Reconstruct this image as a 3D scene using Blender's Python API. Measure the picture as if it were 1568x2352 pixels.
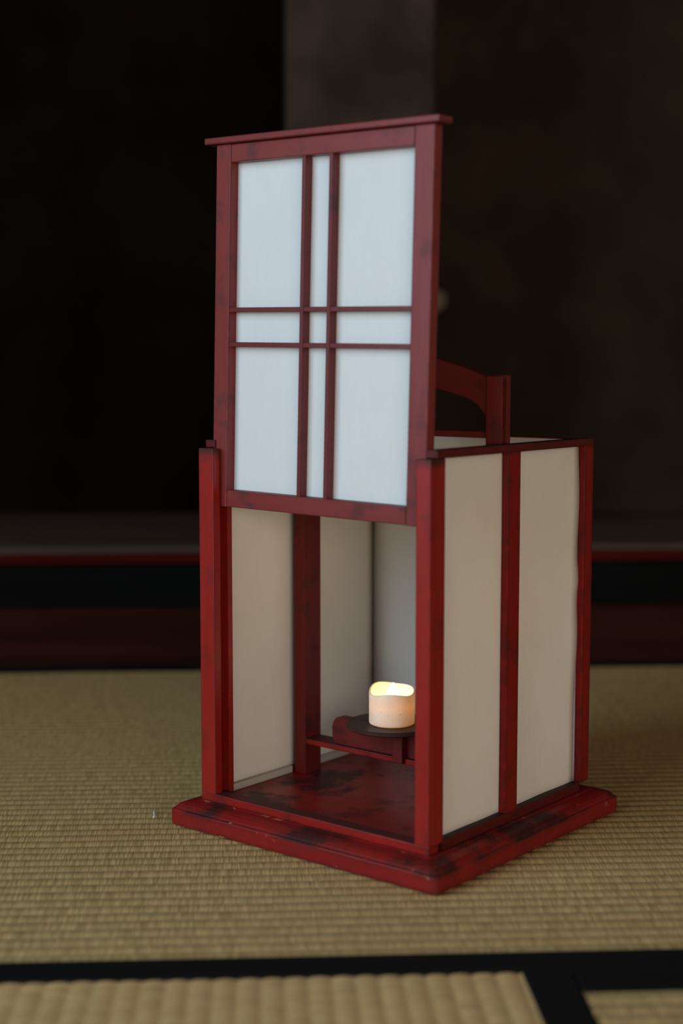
import bpy, bmesh, math, random
from mathutils import Vector, Matrix, noise
random.seed(7)
scene = bpy.context.scene
COL = scene.collection
for o in list(bpy.data.objects):
    bpy.data.objects.remove(o)

# ------------------------------------------------------------------ camera
PSI = 0.0524                      # the room's axes against the camera heading
cam_d = bpy.data.cameras.new('camera')
cam_d.sensor_fit = 'HORIZONTAL'
cam_d.sensor_width = 24.0
cam_d.lens = 3462.0 / 1568.0 * 24.0
cam_d.clip_start = 0.02
cam_d.dof.use_dof = True
cam_d.dof.focus_distance = 1.17
cam_d.dof.aperture_fstop = 2.9
cam = bpy.data.objects.new('camera', cam_d)
cam.location = (0.0, 0.0, 0.3684)
cam.rotation_euler = (math.pi / 2 - 0.1008, 0.0, -PSI)
COL.objects.link(cam)
scene.camera = cam

# ------------------------------------------------------------------ world, daylight, added fill, exposure
world = bpy.data.worlds.new('world')
scene.world = world
world.use_nodes = True
world.node_tree.nodes['Background'].inputs[0].default_value = (0.62, 0.78, 1.0, 1)
world.node_tree.nodes['Background'].inputs[1].default_value = 0.6

WIN_Y0, WIN_Y1, WIN_Z0, WIN_Z1 = -1.40, 0.75, 0.20, 2.05
WALL_X = -1.50
ld = bpy.data.lights.new('window_daylight', 'AREA')
ld.shape = 'RECTANGLE'
ld.size = WIN_Z1 - WIN_Z0
ld.size_y = WIN_Y1 - WIN_Y0
ld.energy = 57.0
ld.color = (0.66, 0.86, 1.0)
lo = bpy.data.objects.new('window_daylight', ld)
lo.location = (WALL_X - 0.10, (WIN_Y0 + WIN_Y1) / 2, (WIN_Z0 + WIN_Z1) / 2)
lo.rotation_euler = (0, -math.pi / 2, 0)
COL.objects.link(lo)

W2_X0, W2_X1, W2_Z0, W2_Z1, WALL_Y = -0.35, 1.75, 0.04, 1.05, -2.2
l2 = bpy.data.lights.new('warm_fill', 'AREA')      # added warm fill behind the viewer, from an invented opening
l2.shape = 'RECTANGLE'
l2.size = W2_X1 - W2_X0
l2.size_y = W2_Z1 - W2_Z0
l2.energy = 44.0
l2.color = (1.0, 0.83, 0.66)
l2o = bpy.data.objects.new('warm_fill', l2)
l2o.location = ((W2_X0 + W2_X1) / 2, WALL_Y - 0.10, (W2_Z0 + W2_Z1) / 2)
l2o.rotation_euler = (math.pi / 2, 0, 0)
COL.objects.link(l2o)

vs = scene.view_settings
vs.view_transform = 'Standard'
vs.look = 'None'
vs.exposure = 0.0
vs.gamma = 1.0
vs.use_curve_mapping = False

# ------------------------------------------------------------------ node helpers
def new_mat(name):
    m = bpy.data.materials.new(name)
    m.use_nodes = True
    nt = m.node_tree
    nt.nodes.clear()
    out = nt.nodes.new('ShaderNodeOutputMaterial')
    return m, nt, out

def N(nt, typ, **kw):
    n = nt.nodes.new(typ)
    for k, v in kw.items():
        setattr(n, k, v)
    return n

def setin(nt, node, key, val):
    if isinstance(val, bpy.types.NodeSocket):
        nt.links.new(val, node.inputs[key])
    else:
        node.inputs[key].default_value = val

def math_n(nt, op, a, b=None, clamp=False):
    n = N(nt, 'ShaderNodeMath', operation=op)
    n.use_clamp = clamp
    setin(nt, n, 0, a)
    if b is not None:
        setin(nt, n, 1, b)
    return n.outputs[0]

def smooth(nt, v, lo_, hi_):
    n = N(nt, 'ShaderNodeMapRange', interpolation_type='SMOOTHSTEP')
    setin(nt, n, 'Value', v)
    n.inputs['From Min'].default_value = lo_
    n.inputs['From Max'].default_value = hi_
    return n.outputs['Result']

def mix(nt, f, a, b, typ='MIX'):
    n = N(nt, 'ShaderNodeMix', data_type='RGBA', blend_type=typ)
    setin(nt, n, 'Factor', f)
    setin(nt, n, 6, a)
    setin(nt, n, 7, b)
    return n.outputs[2]

def noise_n(nt, vec, scale, detail=3.0, rough=0.55):
    n = N(nt, 'ShaderNodeTexNoise')
    if vec is not None:
        nt.links.new(vec, n.inputs['Vector'])
    n.inputs['Scale'].default_value = scale
    n.inputs['Detail'].default_value = detail
    n.inputs['Roughness'].default_value = rough
    return n.outputs['Fac']

def objvec(nt, scale=(1, 1, 1), loc=(0, 0, 0)):
    tc = N(nt, 'ShaderNodeTexCoord')
    mp = N(nt, 'ShaderNodeMapping')
    nt.links.new(tc.outputs['Object'], mp.inputs['Vector'])
    mp.inputs['Scale'].default_value = scale
    mp.inputs['Location'].default_value = loc
    return mp.outputs['Vector']

def C4(c):
    return (c[0], c[1], c[2], 1.0)

# ------------------------------------------------------------------ materials
def lacquer(name, base, dark, rough=0.42, wear=0.5, edge=0.9, grain_axis=2, chips=0.0, stain=0.0, topwear=0.0, spec=0.21, er=0.0022, es=70.0, bs=38.0, b0=0.52, b1=0.68, slope=False, endw=None):
    """old lacquer on wood: blackened edges, faint grain, rubbed patches"""
    m, nt, out = new_mat(name)
    p = N(nt, 'ShaderNodeBsdfPrincipled')
    sc = [110, 110, 110]
    sc[grain_axis] = 9
    grain = noise_n(nt, objvec(nt, tuple(sc)), 1.0, 4, 0.6)
    blot = noise_n(nt, objvec(nt), bs, 4, 0.6)
    fine = noise_n(nt, objvec(nt, loc=(3.1, 1.7, 0.4)), 260.0, 3, 0.6)
    f1 = math_n(nt, 'MULTIPLY', smooth(nt, blot, b0, b1), wear)
    f2 = math_n(nt, 'MULTIPLY', smooth(nt, grain, 0.50, 0.78), wear * 0.55)
    sp = math_n(nt, 'MULTIPLY', smooth(nt, fine, 0.70, 0.76), 0.55 * min(1.0, wear * 2))
    col = mix(nt, smooth(nt, grain, 0.25, 0.75), C4(base), C4([base[0] * 1.18, base[1] * 1.5, base[2] * 1.4]))
    fac = math_n(nt, 'MAXIMUM', math_n(nt, 'MAXIMUM', f1, f2), sp)
    # worn edges
    bv = N(nt, 'ShaderNodeBevel')
    bv.samples = 4
    bv.inputs['Radius'].default_value = er
    ge = N(nt, 'ShaderNodeNewGeometry')
    dp = N(nt, 'ShaderNodeVectorMath', operation='DOT_PRODUCT')
    nt.links.new(bv.outputs[0], dp.inputs[0])
    nt.links.new(ge.outputs['True Normal'], dp.inputs[1])
    e = smooth(nt, math_n(nt, 'SUBTRACT', 1.0, dp.outputs['Value']), 0.004, 0.10)
    en = smooth(nt, noise_n(nt, objvec(nt, loc=(7, 2, 5)), es, 3, 0.6), 0.36, 0.56)
    ef = math_n(nt, 'MULTIPLY', math_n(nt, 'MULTIPLY', e, en), edge)
    fac = math_n(nt, 'MAXIMUM', fac, ef)
    if slope:                                     # feet and knees rub the sloping moulding, not the upright edge
        sn = N(nt, 'ShaderNodeSeparateXYZ')
        nt.links.new(ge.outputs['True Normal'], sn.inputs[0])
        fac = math_n(nt, 'MULTIPLY', fac, math_n(nt, 'ADD', 0.22, math_n(nt, 'MULTIPLY', smooth(nt, sn.outputs['Z'], 0.1, 0.5), 0.78)))
        fac = math_n(nt, 'MAXIMUM', fac, math_n(nt, 'MULTIPLY', ef, 0.8))
    if endw:                                      # rubbed upper ends of the posts
        tcz = N(nt, 'ShaderNodeTexCoord')
        sz = N(nt, 'ShaderNodeSeparateXYZ')
        nt.links.new(tcz.outputs['Object'], sz.inputs[0])
        zz = math_n(nt, 'ADD', sz.outputs['Z'], math_n(nt, 'MULTIPLY', math_n(nt, 'SUBTRACT', blot, 0.5), 0.03))
        fac = math_n(nt, 'MAXIMUM', fac, math_n(nt, 'MULTIPLY', smooth(nt, zz, endw[0], endw[1]), 0.85))
    if topwear:
        sx = N(nt, 'ShaderNodeSeparateXYZ')
        nt.links.new(ge.outputs['True Normal'], sx.inputs[0])
        tw = math_n(nt, 'MULTIPLY', smooth(nt, sx.outputs['Z'], 0.6, 0.95), topwear)
        fac = math_n(nt, 'MAXIMUM', fac, tw)
    if stain:
        st = noise_n(nt, objvec(nt, (1, 1, 1), (0.31, 0.07, 0)), 13.0, 5, 0.65)
        fac = math_n(nt, 'MAXIMUM', fac, math_n(nt, 'MULTIPLY', smooth(nt, st, 0.50, 0.60), stain))
    col = mix(nt, fac, col, C4(dark))
    if chips:
        cn = noise_n(nt, objvec(nt, (60, 60, 160), (5.3, 0.2, 0.1)), 1.0, 3, 0.6)
        cf = math_n(nt, 'MULTIPLY', smooth(nt, cn, 0.655, 0.69), e)
        col = mix(nt, math_n(nt, 'MULTIPLY', cf, chips), col, (0.42, 0.25, 0.12, 1))
    p.inputs['Specular IOR Level'].default_value = spec
    nt.links.new(col, p.inputs['Base Color'])
    rr = math_n(nt, 'ADD', rough, math_n(nt, 'MULTIPLY', fac, 0.16))
    nt.links.new(rr, p.inputs['Roughness'])
    b = N(nt, 'ShaderNodeBump')
    b.inputs['Strength'].default_value = 0.25
    b.inputs['Distance'].default_value = 0.0006
    nt.links.new(math_n(nt, 'ADD', grain, math_n(nt, 'MULTIPLY', blot, 0.6)), b.inputs['Height'])
    nt.links.new(b.outputs[0], p.inputs['Normal'])
    nt.links.new(p.outputs[0], out.inputs[0])
    return m

RED = (0.235, 0.0085, 0.0060)
DULL_RED = (0.165, 0.018, 0.017)  # duller, less saturated red for the sliding panel
DRK = (0.016, 0.009, 0.008)
M_redv = lacquer('red_lacquer_upright', RED, DRK, 0.36, 0.24, 0.80, 2, topwear=0.6, spec=0.32, endw=(0.288, 0.299))
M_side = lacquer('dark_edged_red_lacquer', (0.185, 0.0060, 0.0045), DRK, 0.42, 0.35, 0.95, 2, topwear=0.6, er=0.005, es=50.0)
M_redh = lacquer('red_lacquer_rail', RED, DRK, 0.42, 0.55, 0.95, 0, topwear=0.8, er=0.004, es=50.0)
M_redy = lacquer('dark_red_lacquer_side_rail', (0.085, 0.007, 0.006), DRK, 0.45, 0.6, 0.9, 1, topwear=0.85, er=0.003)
M_panv = lacquer('dull_red_lacquer_stile', DULL_RED, (0.030, 0.014, 0.014), 0.38, 0.45, 0.75, 2, topwear=0.3, spec=0.30)
M_panh = lacquer('dull_red_lacquer_panel_rail', DULL_RED, (0.030, 0.014, 0.014), 0.38, 0.55, 0.85, 0, topwear=0.5, spec=0.30)
M_munt = lacquer('dark_red_lacquer_muntin', (0.115, 0.010, 0.010), (0.022, 0.010, 0.010), 0.38, 0.5, 0.5, 2, spec=0.34)  # red darkened to carry the shade on the muntin sides
M_base = lacquer('red_lacquer_plinth', (0.195, 0.0085, 0.0075), DRK, 0.40, 0.85, 0.95, 0, chips=1.0, er=0.008, es=42.0, bs=26.0, b0=0.46, b1=0.64, slope=True)
M_floor = lacquer('worn_lacquer_floor_board', (0.19, 0.011, 0.009), (0.018, 0.010, 0.009), 0.32, 0.55, 0.5, 0, stain=0.85, spec=0.16)
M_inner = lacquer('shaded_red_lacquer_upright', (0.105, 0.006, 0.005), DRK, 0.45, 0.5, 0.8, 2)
M_dim = lacquer('brown_red_lacquer', (0.115, 0.010, 0.009), (0.014, 0.008, 0.007), 0.42, 0.5, 0.8, 0, topwear=0.4)
M_dish = lacquer('blackened_dish', (0.045, 0.014, 0.012), (0.012, 0.009, 0.009), 0.45, 0.6, 0.5, 0)

def paper(name, col, trans, rough=0.85, fold=True):
    m, nt, out = new_mat(name)
    fib = noise_n(nt, objvec(nt, (260, 260, 60)), 1.0, 4, 0.65)
    blot = noise_n(nt, objvec(nt), 18.0, 3, 0.5)
    v = math_n(nt, 'ADD', math_n(nt, 'MULTIPLY', fib, 0.5), math_n(nt, 'MULTIPLY', blot, 0.5))
    c = mix(nt, smooth(nt, v, 0.32, 0.68), C4([col[0] * 0.975, col[1] * 0.97, col[2] * 0.96]), C4(col))
    d = N(nt, 'ShaderNodeBsdfDiffuse')
    t = N(nt, 'ShaderNodeBsdfTranslucent')
    nt.links.new(c, d.inputs[0])
    tc = mix(nt, 1.0, c, (1.0, 0.95, 0.87, 1), 'MULTIPLY')
    nt.links.new(tc, t.inputs[0])
    b = N(nt, 'ShaderNodeBump')
    b.inputs['Strength'].default_value = 0.25
    b.inputs['Distance'].default_value = 0.0008
    wav = noise_n(nt, objvec(nt), 32.0, 2, 0.5)
    nt.links.new(math_n(nt, 'ADD', wav, math_n(nt, 'MULTIPLY', fib, 0.06)), b.inputs['Height'])
    nt.links.new(b.outputs[0], d.inputs['Normal'])
    ms = N(nt, 'ShaderNodeMixShader')
    ms.inputs[0].default_value = trans
    nt.links.new(d.outputs[0], ms.inputs[1])
    nt.links.new(t.outputs[0], ms.inputs[2])
    nt.links.new(ms.outputs[0], out.inputs[0])
    return m

M_paper = paper('washi_paper', (0.95, 0.925, 0.895), 0.41)
M_paperf = paper('washi_paper_front', (0.80, 0.83, 0.85), 0.24)
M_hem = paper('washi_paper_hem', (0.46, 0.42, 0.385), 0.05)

def tatami_mat_material(name, g):
    m, nt, out = new_mat(name)
    p = N(nt, 'ShaderNodeBsdfPrincipled')
    tc = N(nt, 'ShaderNodeTexCoord')
    sp = N(nt, 'ShaderNodeSeparateXYZ')
    nt.links.new(tc.outputs['Object'], sp.inputs[0])
    rid = math_n(nt, 'FLOOR', math_n(nt, 'DIVIDE', sp.outputs['Y'], RIB))
    cv = N(nt, 'ShaderNodeCombineXYZ')
    nt.links.new(math_n(nt, 'MULTIPLY', sp.outputs['X'], 780.0), cv.inputs[0])
    nt.links.new(math_n(nt, 'MULTIPLY', rid, 7.37), cv.inputs[1])
    nt.links.new(math_n(nt, 'MULTIPLY', sp.outputs['Y'], 25.0), cv.inputs[2])
    reed = N(nt, 'ShaderNodeTexNoise')
    nt.links.new(cv.outputs[0], reed.inputs['Vector'])
    reed.inputs['Scale'].default_value = 1.0
    reed.inputs['Detail'].default_value = 2.0
    rf = reed.outputs['Fac']
    big = noise_n(nt, objvec(nt), 9.0, 3, 0.55)
    med = noise_n(nt, objvec(nt, (30, 80, 1)), 1.0, 2, 0.5)
    c1 = mix(nt, smooth(nt, rf, 0.30, 0.70), (0.34, 0.230, 0.098, 1), (0.60, 0.440, 0.205, 1))
    c2 = mix(nt, math_n(nt, 'MULTIPLY', smooth(nt, big, 0.40, 0.68), 0.40), c1, (0.48, 0.31, 0.15, 1))
    c3 = mix(nt, math_n(nt, 'MULTIPLY', smooth(nt, med, 0.52, 0.75), 0.35), c2, (0.37, 0.32, 0.14, 1))
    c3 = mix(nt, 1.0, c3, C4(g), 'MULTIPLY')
    nt.links.new(c3, p.inputs['Base Color'])
    p.inputs['Roughness'].default_value = 0.55
    p.inputs['Specular IOR Level'].default_value = 0.25
    b = N(nt, 'ShaderNodeBump')
    b.inputs['Strength'].default_value = 0.6
    b.inputs['Distance'].default_value = 0.0009
    nt.links.new(rf, b.inputs['Height'])
    nt.links.new(b.outputs[0], p.inputs['Normal'])
    nt.links.new(p.outputs[0], out.inputs[0])
    return m
RIB = 0.0141
M_tatami = tatami_mat_material('woven_rush', (0.99, 0.93, 0.86))
M_tatami_lit = tatami_mat_material('lit_woven_rush', (1.26, 1.14, 1.10))  # rush colour lightened to stand in for stronger light near the viewer

def plain(name, col, rough, var=0.25, scale=20.0, spec=0.5, axis=None, bump=0.0):
    m, nt, out = new_mat(name)
    p = N(nt, 'ShaderNodeBsdfPrincipled')
    s = [1, 1, 1]
    if axis is not None:
        s = [6, 6, 6]
        s[axis] = 0.4
    f = noise_n(nt, objvec(nt, tuple(s)), scale, 4, 0.6)
    a = [x * (1 - var) for x in col]
    c = [x * (1 + var) for x in col]
    nt.links.new(mix(nt, smooth(nt, f, 0.3, 0.7), C4(a), C4(c)), p.inputs['Base Color'])
    p.inputs['Roughness'].default_value = rough
    p.inputs['Specular IOR Level'].default_value = spec
    if bump:
        b = N(nt, 'ShaderNodeBump')
        b.inputs['Strength'].default_value = bump
        b.inputs['Distance'].default_value = 0.001
        nt.links.new(f, b.inputs['Height'])
        nt.links.new(b.outputs[0], p.inputs['Normal'])
    nt.links.new(p.outputs[0], out.inputs[0])
    return m

M_heri = plain('black_cloth_border', (0.0062, 0.0060, 0.0058), 0.8, 0.25, 700.0, 0.1, bump=0.3)
M_straw = plain('straw_core', (0.30, 0.22, 0.11), 0.9, 0.3, 90.0, 0.2)
M_subfloor = plain('subfloor_boards', (0.10, 0.07, 0.045), 0.8, 0.3, 14.0, 0.2, axis=0)
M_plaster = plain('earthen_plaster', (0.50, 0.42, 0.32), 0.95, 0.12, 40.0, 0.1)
M_ceil = plain('ceiling_boards', (0.09, 0.065, 0.045), 0.85, 0.25, 12.0, 0.2, axis=1)
M_frame = plain('window_frame_wood', (0.12, 0.08, 0.05), 0.6, 0.25, 30.0, 0.3, axis=2)
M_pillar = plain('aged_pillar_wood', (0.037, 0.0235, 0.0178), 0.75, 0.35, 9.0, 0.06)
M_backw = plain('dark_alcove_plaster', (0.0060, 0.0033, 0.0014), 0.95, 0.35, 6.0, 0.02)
M_doorw = plain('dark_sliding_door', (0.030, 0.020, 0.013), 0.9, 0.30, 5.0, 0.04)
M_doorf = plain('dark_door_frame', (0.012, 0.008, 0.006), 0.6, 0.3, 20.0, 0.2, axis=2)
M_sillr = plain('dark_red_sill_beam', (0.024, 0.0058, 0.0042), 0.8, 0.25, 8.0, 0.05, axis=0)
M_black = plain('black_lacquer_beam', (0.0036, 0.0036, 0.0036), 0.8, 0.3, 8.0, 0.04, axis=0)
M_redstrip = plain('red_lacquer_edge', (0.055, 0.004, 0.002), 0.8, 0.3, 9.0, 0.05, axis=0)
M_alcf = plain('alcove_floor_board', (0.085, 0.048, 0.034), 0.6, 0.3, 9.0, 0.2, axis=0)
M_brass = plain('dull_brass', (0.19, 0.145, 0.10), 0.5, 0.25, 60.0, 0.5)
M_lint = plain('pale_lint', (0.7, 0.72, 0.7), 0.9, 0.1, 60.0, 0.1)

def wax_material():
    m, nt, out = new_mat('ivory_wax')
    p = N(nt, 'ShaderNodeBsdfPrincipled')
    f = noise_n(nt, objvec(nt), 60.0, 3, 0.6)
    sp = noise_n(nt, objvec(nt, loc=(1.3, 0.2, 4.0)), 420.0, 2, 0.5)
    base = mix(nt, smooth(nt, f, 0.3, 0.7), (0.86, 0.79, 0.68, 1), (0.90, 0.85, 0.76, 1))
    base = mix(nt, math_n(nt, 'MULTIPLY', smooth(nt, sp, 0.74, 0.78), 0.8), base, (0.25, 0.10, 0.04, 1))
    nt.links.new(base, p.inputs['Base Color'])
    p.inputs['Roughness'].default_value = 0.45
    t = N(nt, 'ShaderNodeBsdfTranslucent')
    t.inputs[0].default_value = (1.0, 0.72, 0.26, 1)
    ms = N(nt, 'ShaderNodeMixShader')
    ms.inputs[0].default_value = 0.18
    nt.links.new(p.outputs[0], ms.inputs[1])
    nt.links.new(t.outputs[0], ms.inputs[2])
    nt.links.new(ms.outputs[0], out.inputs[0])
    return m
M_wax = wax_material()

def flame_material():
    m, nt, out = new_mat('led_flame')
    e = N(nt, 'ShaderNodeEmission')
    e.inputs[0].default_value = (1.0, 0.88, 0.58, 1)
    e.inputs[1].default_value = 0.70
    tr = N(nt, 'ShaderNodeBsdfTransparent')
    ad = N(nt, 'ShaderNodeAddShader')
    nt.links.new(e.outputs[0], ad.inputs[0])
    nt.links.new(tr.outputs[0], ad.inputs[1])
    nt.links.new(ad.outputs[0], out.inputs[0])
    return m
M_flame = flame_material()

# ------------------------------------------------------------------ mesh helpers
def add_box(bm, x0, x1, y0, y1, z0, z1):
    g = bmesh.ops.create_cube(bm, size=1.0)
    for v in g['verts']:
        v.co = Vector(((x0 + x1) / 2 + v.co.x * (x1 - x0), (y0 + y1) / 2 + v.co.y * (y1 - y0), (z0 + z1) / 2 + v.co.z * (z1 - z0)))

def link(name, bm, mat, parent=None, smooth_=False, bevel=0.0):
    if bevel:
        bmesh.ops.bevel(bm, geom=list(bm.edges), offset=bevel, segments=2, affect='EDGES', profile=0.5)
    bmesh.ops.recalc_face_normals(bm, faces=list(bm.faces))
    me = bpy.data.meshes.new(name)
    bm.to_mesh(me)
    bm.free()
    if smooth_:
        for p in me.polygons:
            p.use_smooth = True
    me.materials.append(mat)
    o = bpy.data.objects.new(name, me)
    COL.objects.link(o)
    if parent is not None:
        o.parent = parent
    return o

def boxes(name, bl, mat, parent=None, bevel=0.0):
    """one mesh from one or more boxes, each (x0,x1,y0,y1,z0,z1)"""
    bm = bmesh.new()
    for b in bl:
        add_box(bm, *b)
    return link(name, bm, mat, parent, False, bevel)

def mmbox(name, b, mat, parent=None, bevel=0.7):
    bl = b if isinstance(b[0], (tuple, list)) else [b]
    return boxes(name, [tuple(q / 1000.0 for q in x) for x in bl], mat, parent, bevel / 1000.0)

def struct(o, label=None):
    o['kind'] = 'structure'
    if label:
        o['label'] = label
    return o

def tag(o, label, cat, group=None):
    o['label'] = label
    o['category'] = cat
    if group:
        o['group'] = group
    return o

def prism(name, pts, y0, y1, mat, parent=None, bevel=0.0):
    """outline in x,z (metres), extruded along y"""
    bm = bmesh.new()
    a = [bm.verts.new((x, y0, z)) for x, z in pts]
    b = [bm.verts.new((x, y1, z)) for x, z in pts]
    n = len(pts)
    bm.faces.new(a)
    bm.faces.new(list(reversed(b)))
    for i in range(n):
        bm.faces.new((a[i], b[i], b[(i + 1) % n], a[(i + 1) % n]))
    if bevel:
        ed = [e for e in bm.edges if abs(e.verts[0].co.y - e.verts[1].co.y) < 1e-9]
        bmesh.ops.bevel(bm, geom=ed, offset=bevel, segments=2, affect='EDGES', profile=0.5)
    return link(name, bm, mat, parent)

def sheet(name, axis, pos, a0, a1, z0, z1, mat, parent, amp=0.0006, seed=0.0, curl=None, th=0.0003):
    """a slightly wavy paper sheet; axis 'x' lies in the y-z plane, axis 'y' in the x-z plane"""
    bm = bmesh.new()
    na, nz = 12, 30
    def P(i, j, off):
        a = a0 + (a1 - a0) * i / na
        z = z0 + (z1 - z0) * j / nz
        w = min(i, na - i) / (na / 2)
        d = amp * noise.noise(Vector((a * 25 + seed, z * 11, seed * 3.3))) * (0.35 + 0.65 * w)
        if curl:
            d += curl(a, z)
        q = pos + d + off
        return (q, a, z) if axis == 'x' else (a, q, z)
    f = [[bm.verts.new(P(i, j, -th / 2)) for j in range(nz + 1)] for i in range(na + 1)]
    b = [[bm.verts.new(P(i, j, th / 2)) for j in range(nz + 1)] for i in range(na + 1)]
    for i in range(na):
        for j in range(nz):
            bm.faces.new((f[i][j], f[i + 1][j], f[i + 1][j + 1], f[i][j + 1]))
            bm.faces.new((b[i][j], b[i][j + 1], b[i + 1][j + 1], b[i + 1][j]))
    for i in range(na):
        bm.faces.new((f[i][0], b[i][0], b[i + 1][0], f[i + 1][0]))
        bm.faces.new((f[i][nz], f[i + 1][nz], b[i + 1][nz], b[i][nz]))
    for j in range(nz):
        bm.faces.new((f[0][j], f[0][j + 1], b[0][j + 1], b[0][j]))
        bm.faces.new((f[na][j], b[na][j], b[na][j + 1], f[na][j + 1]))
    return link(name, bm, mat, parent, True)

# ------------------------------------------------------------------ the room
X0, X1, Y0, Y1, ZC = WALL_X, 2.4, -2.2, 1.803, 2.4
YB = 2.32                                   # back of the alcove
struct(boxes('floor', [(X0 - .1, X1 + .1, Y0 - .1, YB + .1, -0.075, -0.056)], M_subfloor))
struct(boxes('ceiling', [(X0 - .1, X1 + .1, Y0 - .1, YB + .1, ZC, ZC + .05)], M_ceil))
struct(boxes('wall_right', [(X1, X1 + .1, Y0, YB, -.056, ZC)], M_plaster))
struct(boxes('wall_front', [(X0 - .1, W2_X0, Y0 - .1, Y0, -.056, ZC), (W2_X1, X1 + .1, Y0 - .1, Y0, -.056, ZC),
                            (W2_X0, W2_X1, Y0 - .1, Y0, -.056, W2_Z0), (W2_X0, W2_X1, Y0 - .1, Y0, W2_Z1, ZC)], M_plaster))
struct(boxes('fill_opening', [(W2_X0, W2_X0 + .04, Y0 - .07, Y0 - .02, W2_Z0, W2_Z1), (W2_X1 - .04, W2_X1, Y0 - .07, Y0 - .02, W2_Z0, W2_Z1),
                          (W2_X0, W2_X1, Y0 - .07, Y0 - .02, W2_Z0, W2_Z0 + .04), (W2_X0, W2_X1, Y0 - .07, Y0 - .02, W2_Z1 - .04, W2_Z1)], M_frame))  # made-up unseen frame around the added fill light
struct(boxes('wall_left', [(X0 - .1, X0, Y0, WIN_Y0, -.056, ZC), (X0 - .1, X0, WIN_Y1, YB, -.056, ZC),
                           (X0 - .1, X0, WIN_Y0, WIN_Y1, -.056, WIN_Z0), (X0 - .1, X0, WIN_Y0, WIN_Y1, WIN_Z1, ZC)], M_plaster))
w1 = struct(boxes('window_1', [(X0 - .07, X0 - .02, WIN_Y0, WIN_Y0 + .04, WIN_Z0, WIN_Z1), (X0 - .07, X0 - .02, WIN_Y1 - .04, WIN_Y1, WIN_Z0, WIN_Z1),
                               (X0 - .07, X0 - .02, WIN_Y0, WIN_Y1, WIN_Z0, WIN_Z0 + .04), (X0 - .07, X0 - .02, WIN_Y0, WIN_Y1, WIN_Z1 - .04, WIN_Z1)], M_frame))
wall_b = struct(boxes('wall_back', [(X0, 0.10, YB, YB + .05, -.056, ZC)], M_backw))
# alcove front, from the tatami upward
struct(boxes('trim_1', [(X0, X1, 1.803, 1.86, -.056, 0.0700)], M_sillr, bevel=0.003), 'dark red lower sill beam along the tatami edge')
struct(boxes('trim_2', [(X0, X1, 1.812, 1.95, 0.0700, 0.1245)], M_black, bevel=0.002), 'black lacquered beam above the dark red sill')
struct(boxes('trim_3', [(X0, X1, 1.806, 1.822, 0.1245, 0.1350)], M_redstrip, bevel=0.002), 'thin red lacquered strip along the alcove floor edge')
struct(boxes('floor_alcove', [(X0, X1, 1.897, YB, 0.1245, 0.1330)], M_alcf, bevel=0.001), 'dark brown raised alcove floor board')
pil = struct(boxes('trim_4', [(0.0313, 0.2165, 1.90, 2.08, 0.1330, ZC)], M_pillar, bevel=0.006), 'wide aged square wooden pillar behind the lantern')
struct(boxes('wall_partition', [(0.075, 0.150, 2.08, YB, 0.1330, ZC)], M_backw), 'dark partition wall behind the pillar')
# sliding doors at the back of the right-hand alcove
def sliding_door(name, x0, x1, pull_x, label):
    d = struct(boxes(name, [(x0, x1, YB - 0.010, YB + 0.012, 0.134, 1.75)], M_doorw), label)
    for a in ((x0, x0 + .022), (x1 - .022, x1)):
        boxes('door_stile', [(a[0], a[1], YB - .018, YB - .0095, 0.134, 1.75)], M_doorf, d, 0.001)
    for a in ((0.134, 0.170), (1.715, 1.75)):
        boxes('door_rail', [(x0 + .022, x1 - .022, YB - .018, YB - .0095, a[0], a[1])], M_doorw, d, 0.001)
    bm = bmesh.new()
    prof = [(0.0, 0.000), (0.008, 0.0005), (0.011, -0.003), (0.0145, -0.0035), (0.0155, -0.0015), (0.0155, 0.002)]
    rings = []
    for r, y in prof:
        rings.append([bm.verts.new((pull_x + r * math.cos(t * math.pi / 12), YB - .012 + y, 0.458 + r * math.sin(t * math.pi / 12))) for t in range(24)] if r else [bm.verts.new((pull_x, YB - .012 + y, 0.458))])
    for k in range(len(rings) - 1):
        a, b = rings[k], rings[k + 1]
        for t in range(24):
            u = (t + 1) % 24
            if len(a) == 1:
                bm.faces.new((a[0], b[t], b[u]))
            else:
                bm.faces.new((a[t], b[t], b[u], a[u]))
    h = link('door_pull', bm, M_brass, d, True)
    h['label'] = 'small pale round metal door pull'
    return d
sliding_door('door_1', 0.150, 1.00, 0.265, 'dark sliding door with a small pale round pull right of the pillar')
sliding_door('door_2', 1.00, 1.85, 1.73, 'dark sliding door farther right in the alcove')
struct(boxes('wall_back_right', [(0.10, X1, YB + .02, YB + .06, -.056, ZC), (1.85, X1, YB - .01, YB + .02, .14, ZC), (0.15, X1, YB - .01, YB + .02, 1.75, ZC)], M_backw))

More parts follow.
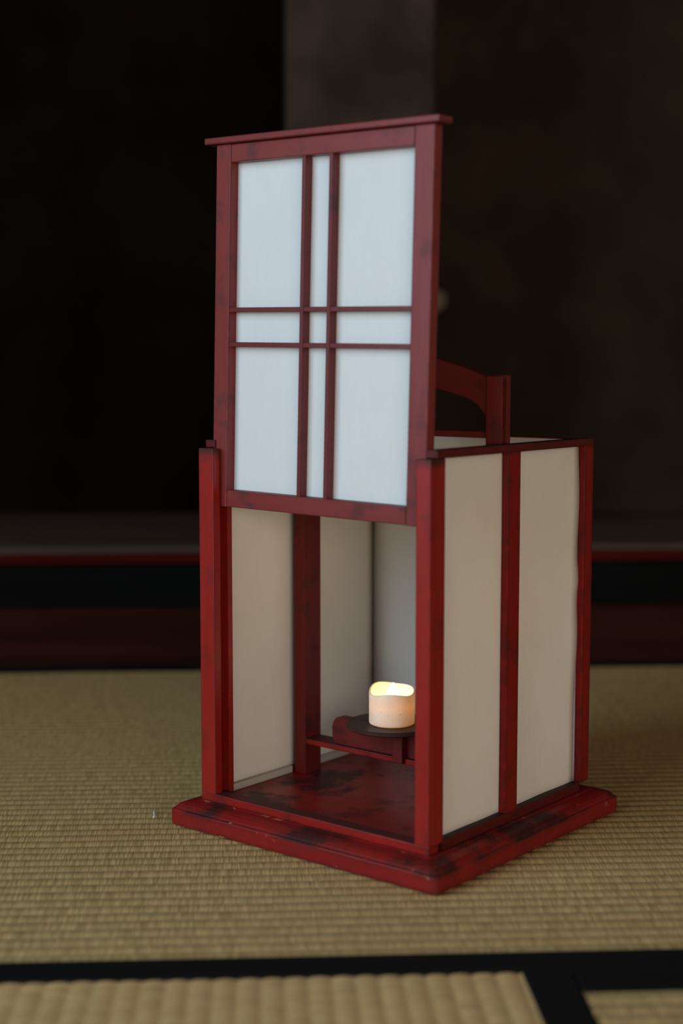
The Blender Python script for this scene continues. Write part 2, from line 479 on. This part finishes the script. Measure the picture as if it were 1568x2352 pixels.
# ------------------------------------------------------------------ tatami mats
def tatami(cx, cy, length, width, rot, label, seed, cover=None):
    """ribs along local x; cloth borders on both long sides"""
    t = bpy.data.objects.new('tatami_mat', None)
    COL.objects.link(t)
    t.location = (cx, cy, -0.055)
    t.rotation_euler = (0, 0, rot)
    tag(t, label, 'tatami mat', 'tatami mats on the floor')
    H = 0.055
    hw = width / 2
    bw = 0.030
    boxes('straw_core', [(-length / 2 + .001, length / 2 - .001, -hw + .001, hw - .001, 0.0, H - 0.004)], M_straw, t)
    # woven cover: every rib a rounded ridge with a narrow valley
    bm = bmesh.new()
    y0, y1 = -hw + bw - 0.004, hw - bw + 0.004
    seg = 7
    n = int((y1 - y0) / RIB * seg)
    nx = 60
    rows = []
    for j in range(n + 1):
        y = y0 + (y1 - y0) * j / n
        ph = (y / RIB) % 1.0
        prof = math.sin(math.pi * ph) ** 0.55 if 0 < ph < 1 else 0.0
        row = []
        for i in range(nx + 1):
            x = -length / 2 + length * i / nx
            wob = 0.0009 * noise.noise(Vector((x * 6, y * 3, seed)))
            zz = H - 0.0017 + 0.0015 * prof + 0.0004 * noise.noise(Vector((x * 14, y * 14, seed + 5)))
            row.append(bm.verts.new((x, y + wob, zz)))
        rows.append(row)
    for j in range(n):
        for i in range(nx):
            bm.faces.new((rows[j][i], rows[j][i + 1], rows[j + 1][i + 1], rows[j + 1][i]))
    link('woven_cover', bm, cover or M_tatami, t, True)
    for s in (-1, 1):
        a, b = sorted((s * hw, s * (hw - bw)))
        bm = bmesh.new()
        add_box(bm, -length / 2, length / 2, a, b, H - 0.020, H + 0.0006)
        link('cloth_border', bm, M_heri, t, False, 0.0012)
    return t

YM = 0.8725
tatami(0.03, (YM + 1.802) / 2, 1.84, 1.802 - YM, 0.0, 'large tatami mat carrying the red lantern, reaching back to the dark sill', 1.0)
tatami(0.1848 - 0.455, YM - 0.001 - 0.92, 1.84, 0.91, math.pi / 2, 'tatami mat at lower left whose ribs run towards the viewer', 2.0, M_tatami_lit)
tatami(0.1860 + 0.92, YM - 0.001 - 0.455, 1.84, 0.91, 0.0, 'tatami mat showing only a corner at lower right, behind two black borders', 3.0)

# a wisp of lint on the mat
def tube(name, pts, r, mat, parent=None, seg=6):
    bm = bmesh.new()
    rings = []
    for k, p in enumerate(pts):
        p = Vector(p)
        d = (Vector(pts[min(k + 1, len(pts) - 1)]) - Vector(pts[max(k - 1, 0)])).normalized()
        u = d.cross(Vector((0, 0, 1))).normalized()
        v = u.cross(d)
        rings.append([bm.verts.new(p + (u * math.cos(2 * math.pi * s / seg) + v * math.sin(2 * math.pi * s / seg)) * r) for s in range(seg)])
    for a, b in zip(rings, rings[1:]):
        for s in range(seg):
            bm.faces.new((a[s], a[(s + 1) % seg], b[(s + 1) % seg], b[s]))
    bm.faces.new(rings[0])
    bm.faces.new(list(reversed(rings[-1])))
    return link(name, bm, mat, parent, True)

# ------------------------------------------------------------------ the lantern
LX, LY, LROT = 0.1072, 1.1816, -0.6831 - PSI
lan = bpy.data.objects.new('paper_lantern', None)
COL.objects.link(lan)
lan.location = (LX, LY, 0.0003)
lan.rotation_euler = (0, 0, LROT)
tag(lan, 'red lacquered wooden floor lantern with white paper panes, its front panel slid up', 'lantern')

def room_pt(x, y):          # camera-frame ground point -> room
    return (x * math.cos(PSI) + y * math.sin(PSI), y * math.cos(PSI) - x * math.sin(PSI))

# plinth: moulded, rounded corners
def plinth():
    prof = [(126.5, 0.0), (129.5, 1.2), (130, 3), (130, 12.6), (129.4, 13.6), (128.2, 14.2), (126.8, 15.8), (124.6, 17.6), (121.6, 18.7),
            (118.0, 19.3), (114.5, 19.6), (112.6, 20.4), (100, 20.6)]
    bm = bmesh.new()
    rings = []
    for k, (h, z) in enumerate(prof):
        r = max(1.0, 5.0 - (130 - h) * 0.2)
        ring = []
        for cx, cy, a0 in ((1, -1, -90), (1, 1, 0), (-1, 1, 90), (-1, -1, 180)):
            for s in range(5):
                a = math.radians(a0 + 90 * s / 4)
                ring.append(((cx * (h - r) + r * math.cos(a)), (cy * (h - 1.5 - r) + r * math.sin(a))))
            # intermediate points keep the long sides slightly uneven, like hand-planed wood
        rings.append([bm.verts.new((x / 1000, y / 1000, z / 1000)) for x, y in ring])
    n = len(rings[0])
    for a, b in zip(rings, rings[1:]):
        for i in range(n):
            bm.faces.new((a[i], a[(i + 1) % n], b[(i + 1) % n], b[i]))
    bm.faces.new(list(reversed(rings[0])))
    bm.faces.new(rings[-1])
    return link('plinth', bm, M_base, lan)
plinth()
mmbox('floor_board', (-100, 100, -99, 100, 20.4, 23.2), M_floor, lan, 0.3)

# sills on the plinth
mmbox('bottom_rail', (-111, 111, -111.2, -99, 20.2, 27.2), M_redh, lan, 1.0)
mmbox('bottom_rail', (-95, 95, 99, 111, 20.2, 28), M_redh, lan, 0.8)
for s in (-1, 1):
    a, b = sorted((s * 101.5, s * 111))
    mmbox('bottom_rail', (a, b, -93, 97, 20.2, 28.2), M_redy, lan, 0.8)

# front corner posts: grooved for the sliding panel
def front_post(s):
    def sx(a, b):
        return (a, b) if s > 0 else (-b, -a)
    inner = 98.4 if s > 0 else 95.6
    bl = []
    a, b = sx(inner, 111)
    bl.append((a, b, -111.2, -103.2, 26.5, 299.8))
    a, b = sx(106.2, 111)
    bl.append((a, b, -103.6, -93.4, 26.5, 299.8))
    a, b = sx(97.0, 107)
    bl.append((a, b, -93.8, -88.5, 23.4, 301))
    return mmbox('corner_post', bl, M_redv, lan, 0.7)
front_post(1)
front_post(-1)
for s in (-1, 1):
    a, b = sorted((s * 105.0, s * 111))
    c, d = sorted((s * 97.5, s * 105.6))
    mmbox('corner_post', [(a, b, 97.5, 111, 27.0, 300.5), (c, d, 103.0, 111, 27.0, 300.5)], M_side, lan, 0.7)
    # middle stile, outside the paper
    a, b = sorted((s * 104.9, s * 110.6))
    mmbox('middle_stile', (a, b, -13, 4, 27.5, 300.6), M_side, lan, 0.6)
    # top rail
    a, b = sorted((s * 101.0, s * 111.0))
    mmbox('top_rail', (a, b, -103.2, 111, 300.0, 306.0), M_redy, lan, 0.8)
mmbox('top_rail', (-101, 101, 102.2, 111, 300.0, 305.4), M_redh, lan, 0.8)
mmbox('middle_stile', (-8, 8, 105.1, 110.6, 27.5, 300.6), M_redv, lan, 0.6)

# paper panes, glued inside the frame
def curl_r(a, z):
    e = max(0.0, (a - 0.074) / 0.019)
    zz = max(0.0, min(1.0, (z - 0.05) / 0.1))
    k = 0.6 + 0.4 * math.sin(z * 55) + 0.9 * math.exp(-((z - 0.195) / 0.012) ** 2)
    return 0.0016 * e * e * k * zz
sheet('paper_pane', 'x', 0.1044, -0.0925, -0.0045, 0.0240, 0.3035, M_paper, lan, 0.0012, 1.0)
sheet('paper_pane', 'x', 0.1044, -0.0042, 0.0965, 0.0240, 0.3035, M_paper, lan, 0.0012, 2.0, curl_r)
sheet('paper_pane', 'x', -0.1044, -0.0925, -0.0045, 0.0240, 0.3035, M_paper, lan, 0.0012, 3.0)
sheet('paper_pane', 'x', -0.1044, -0.0042, 0.1010, 0.0240, 0.3035, M_paper, lan, 0.0012, 4.0)
sheet('paper_pane', 'y', 0.1012, -0.1034, 0.1034, 0.0240, 0.3045, M_paper, lan, 0.0010, 5.0)
# paper turned over the inside of the lower rails
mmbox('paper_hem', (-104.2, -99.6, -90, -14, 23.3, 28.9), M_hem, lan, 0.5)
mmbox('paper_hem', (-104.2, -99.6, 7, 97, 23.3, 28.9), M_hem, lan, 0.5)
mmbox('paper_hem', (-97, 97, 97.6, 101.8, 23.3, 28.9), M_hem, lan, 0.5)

# carrying handle
def handle():
    c = 2.0
    top, bot = [], []
    n = 20
    for i in range(n + 1):
        x = -86.5 + 173 * i / n
        top.append(((c + x) / 1000, (372.6 - 0.00225 * x * x) / 1000))
    m = 24
    for i in range(m + 1):
        x = 88 - 176 * i / m
        z = 350 - 0.00215 * x * x
        d = max(0.0, abs(x) - 77) / 11.0
        z -= 9.0 * d * d
        bot.append(((c + x) / 1000, z / 1000))
    arch = prism('handle', top + bot, -0.0115, -0.0025, M_dim, lan, 0.0008)
    # uprights: right one shows a slot on its outer side
    mmbox('upright', [(90, 104.2, -13, -11.2, 306, 356), (90, 99, -11.4, -6.2, 306, 355.5), (90, 104.2, -6.4, -1, 306, 357),
                      (90, 104.2, -13, 4, 23.2, 306)], M_dim, arch, 0.5)
    mmbox('upright', [(-98.5, -86.3, -13, -1, 306, 356), (-98.5, -86.3, -13, 7, 23.2, 306)], M_inner, arch, 0.5)
    mmbox('crossbar', (-86.5, 90.2, -11, -4, 309.8, 314.8), M_dim, arch, 0.6)
    return arch
handle()

# candle shelf
shelf = mmbox('candle_shelf', (-86.2, 89.8, -13.2, 6.0, 49.6, 54.2), M_redh, lan, 0.6)
def bracket():
    h0, h1, zb, zt, r = -0.0600, 0.0560, 0.0541, 0.0772, 0.009
    pts = [(h0 + 0.004, zb)]
    pts += [(h0, zb + 0.004)]
    for k in range(9):
        a = math.pi - math.pi / 2 * k / 8
        pts.append((h0 + r + r * math.cos(a), zt - r + r * math.sin(a)))
    for k in range(9):
        a = math.pi / 2 - math.pi / 2 * k / 8
        pts.append((h1 - r + r * math.cos(a), zt - r + r * math.sin(a)))
    pts += [(h1, zb + 0.004), (h1 - 0.004, zb)]
    return prism('support_board', pts, -0.0100, -0.0030, M_dim, shelf, 0.0006)
bracket()
mmbox('support_board', (7.2, 17.0, -17.2, 12.0, 50.6, 75.0), M_dim, shelf, 0.7)
bm = bmesh.new()
def lathe(bm, prof, cx, cy, seg=64):
    rings = []
    for r, z in prof:
        if r < 1e-6:
            rings.append([bm.verts.new((cx, cy, z))])
        else:
            rings.append([bm.verts.new((cx + r * math.cos(2 * math.pi * s / seg), cy + r * math.sin(2 * math.pi * s / seg), z)) for s in range(seg)])
    for a, b in zip(rings, rings[1:]):
        for s in range(seg):
            u = (s + 1) % seg
            if len(a) == 1:
                bm.faces.new((a[0], b[u], b[s]))
            elif len(b) == 1:
                bm.faces.new((a[s], a[u], b[0]))
            else:
                bm.faces.new((a[s], a[u], b[u], b[s]))
lathe(bm, [(0, .0752), (.0350, .0752), (.0358, .0760), (.0358, .0782), (.0350, .0790), (.0330, .0788), (0, .0786)], -0.0035, -0.0045)
link('candle_dish', bm, M_dish, shelf)

# sliding front panel
PAN = Matrix.Translation((-0.0022, -0.1022, 0.2530)) @ Matrix.Rotation(-0.0141, 4, 'X') @ Matrix.Rotation(0.0147, 4, 'Y')
T = 9.2
frame = bpy.data.objects.new('sliding_panel', None)
COL.objects.link(frame)
frame.parent = lan
frame.matrix_local = PAN
mmbox('panel_stile', (-103.0, -88.2, 0, T, 0, 276.5), M_panv, frame, 0.7)
mmbox('panel_stile', (85.0, 101.8, 0, T, 0, 276.5), M_panv, frame, 0.7)
mmbox('panel_rail', (-88.0, 84.8, 0.15, T, 0.3, 13.4), M_panh, frame, 0.7)
mmbox('panel_rail', (-88.0, 84.8, 0.15, T, 262.6, 276.3), M_panh, frame, 0.7)
mmbox('panel_cap', (-112.2, 108.0, -4.2, T + 3.0, 276.6, 281.6), M_panh, frame, 0.9)
for x in (-16.9, 8.8):
    mmbox('muntin', (x, x + 3.3, 0.3, T - 1.0, 13.2, 262.8), M_munt, frame, 0.35)
for z in (123.6, 149.9):
    mmbox('muntin', (-88.4, 85.2, 0.9, T - 1.4, z, z + 3.6), M_munt, frame, 0.35)
sheet('paper_pane', 'y', 0.0089, -0.0985, 0.0985, 0.0030, 0.2735, M_paperf, frame, 0.0005, 6.0)

# ------------------------------------------------------------------ electric candle
CR = Matrix.Rotation(LROT, 4, 'Z')
def lantern_to_world(x, y, z):
    v = CR @ Vector((x, y, z))
    return (v.x + LX, v.y + LY, v.z + 0.0003)
cl = lantern_to_world(-0.0010, -0.0065, 0.0790)
bm = bmesh.new()
seg = 72
Ro, Ri = 0.0184, 0.0166
def rim(t):                      # t measured from the camera side, counter-clockwise from above
    return 0.0276 - 0.0023 * math.cos(t) + 0.0011 * math.cos(3 * t + 0.6) + 0.0008 * math.cos(2 * t - 0.4)
def ring(r, zf):
    out = []
    for s in range(seg):
        t = 2 * math.pi * s / seg
        a = -math.pi / 2 + t
        out.append(bm.verts.new((r * math.cos(a), r * math.sin(a), zf(t))))
    return out
rings = [ring(Ro - .0016, lambda t: 0.0), ring(Ro - .0004, lambda t: .0006), ring(Ro, lambda t: .0020)]
for k in range(1, 7):
    rings.append(ring(Ro, lambda t, k=k: .0020 + (rim(t) - .0010 - .0020) * k / 6))
rings.append(ring(Ro - .0004, lambda t: rim(t) - .0002))
rings.append(ring((Ro + Ri) / 2, lambda t: rim(t)))
rings.append(ring(Ri + .0003, lambda t: rim(t) - .0003))
for k in range(0, 6):
    rings.append(ring(Ri, lambda t, k=k: rim(t) - .0012 - (rim(t) - .0012 - .0100) * k / 5))
rings.append(ring(Ri * .5, lambda t: .0095))
for a, b in zip(rings, rings[1:]):
    for s in range(seg):
        bm.faces.new((a[s], a[(s + 1) % seg], b[(s + 1) % seg], b[s]))
bm.faces.new(list(reversed(rings[0])))
bm.faces.new(rings[-1])
candle = link('electric_candle', bm, M_wax, None, True)
candle.location = cl
tag(candle, 'small ivory battery candle with a wavy rim, glowing on the dark dish inside the lantern', 'candle')
bm = bmesh.new()
fp = [(0.0, 0.0096), (.0040, .0098), (.0056, .0125), (.0063, .0165), (.0060, .0205), (.0048, .0250), (.0032, .0290), (.0016, .0320), (0.0, .0335)]
lathe(bm, fp, 0.0, 0.0, 32)
for v in bm.verts:
    v.co.x += 0.0009 * (v.co.z - 0.0096) / 0.024
link('flame', bm, M_flame, candle, True)['label'] = 'glowing plastic flame'
pl = bpy.data.lights.new('flame_light', 'POINT')
pl.energy = 0.038
pl.color = (1.0, 0.67, 0.12)
pl.shadow_soft_size = 0.003
po = bpy.data.objects.new('flame_light', pl)
po.location = (0, 0, 0.0150)
po.parent = candle
COL.objects.link(po)

# lint beside the plinth
gx, gy = room_pt(-0.152, 1.194)
lint = tube('lint_thread', [(gx + 0.0006 * math.sin(k), gy - 0.010 + 0.0028 * k, 0.0012 + 0.0006 * (k % 2)) for k in range(8)], 0.0006, M_lint)
tag(lint, 'tiny white wisp of lint on the tatami left of the lantern', 'lint')
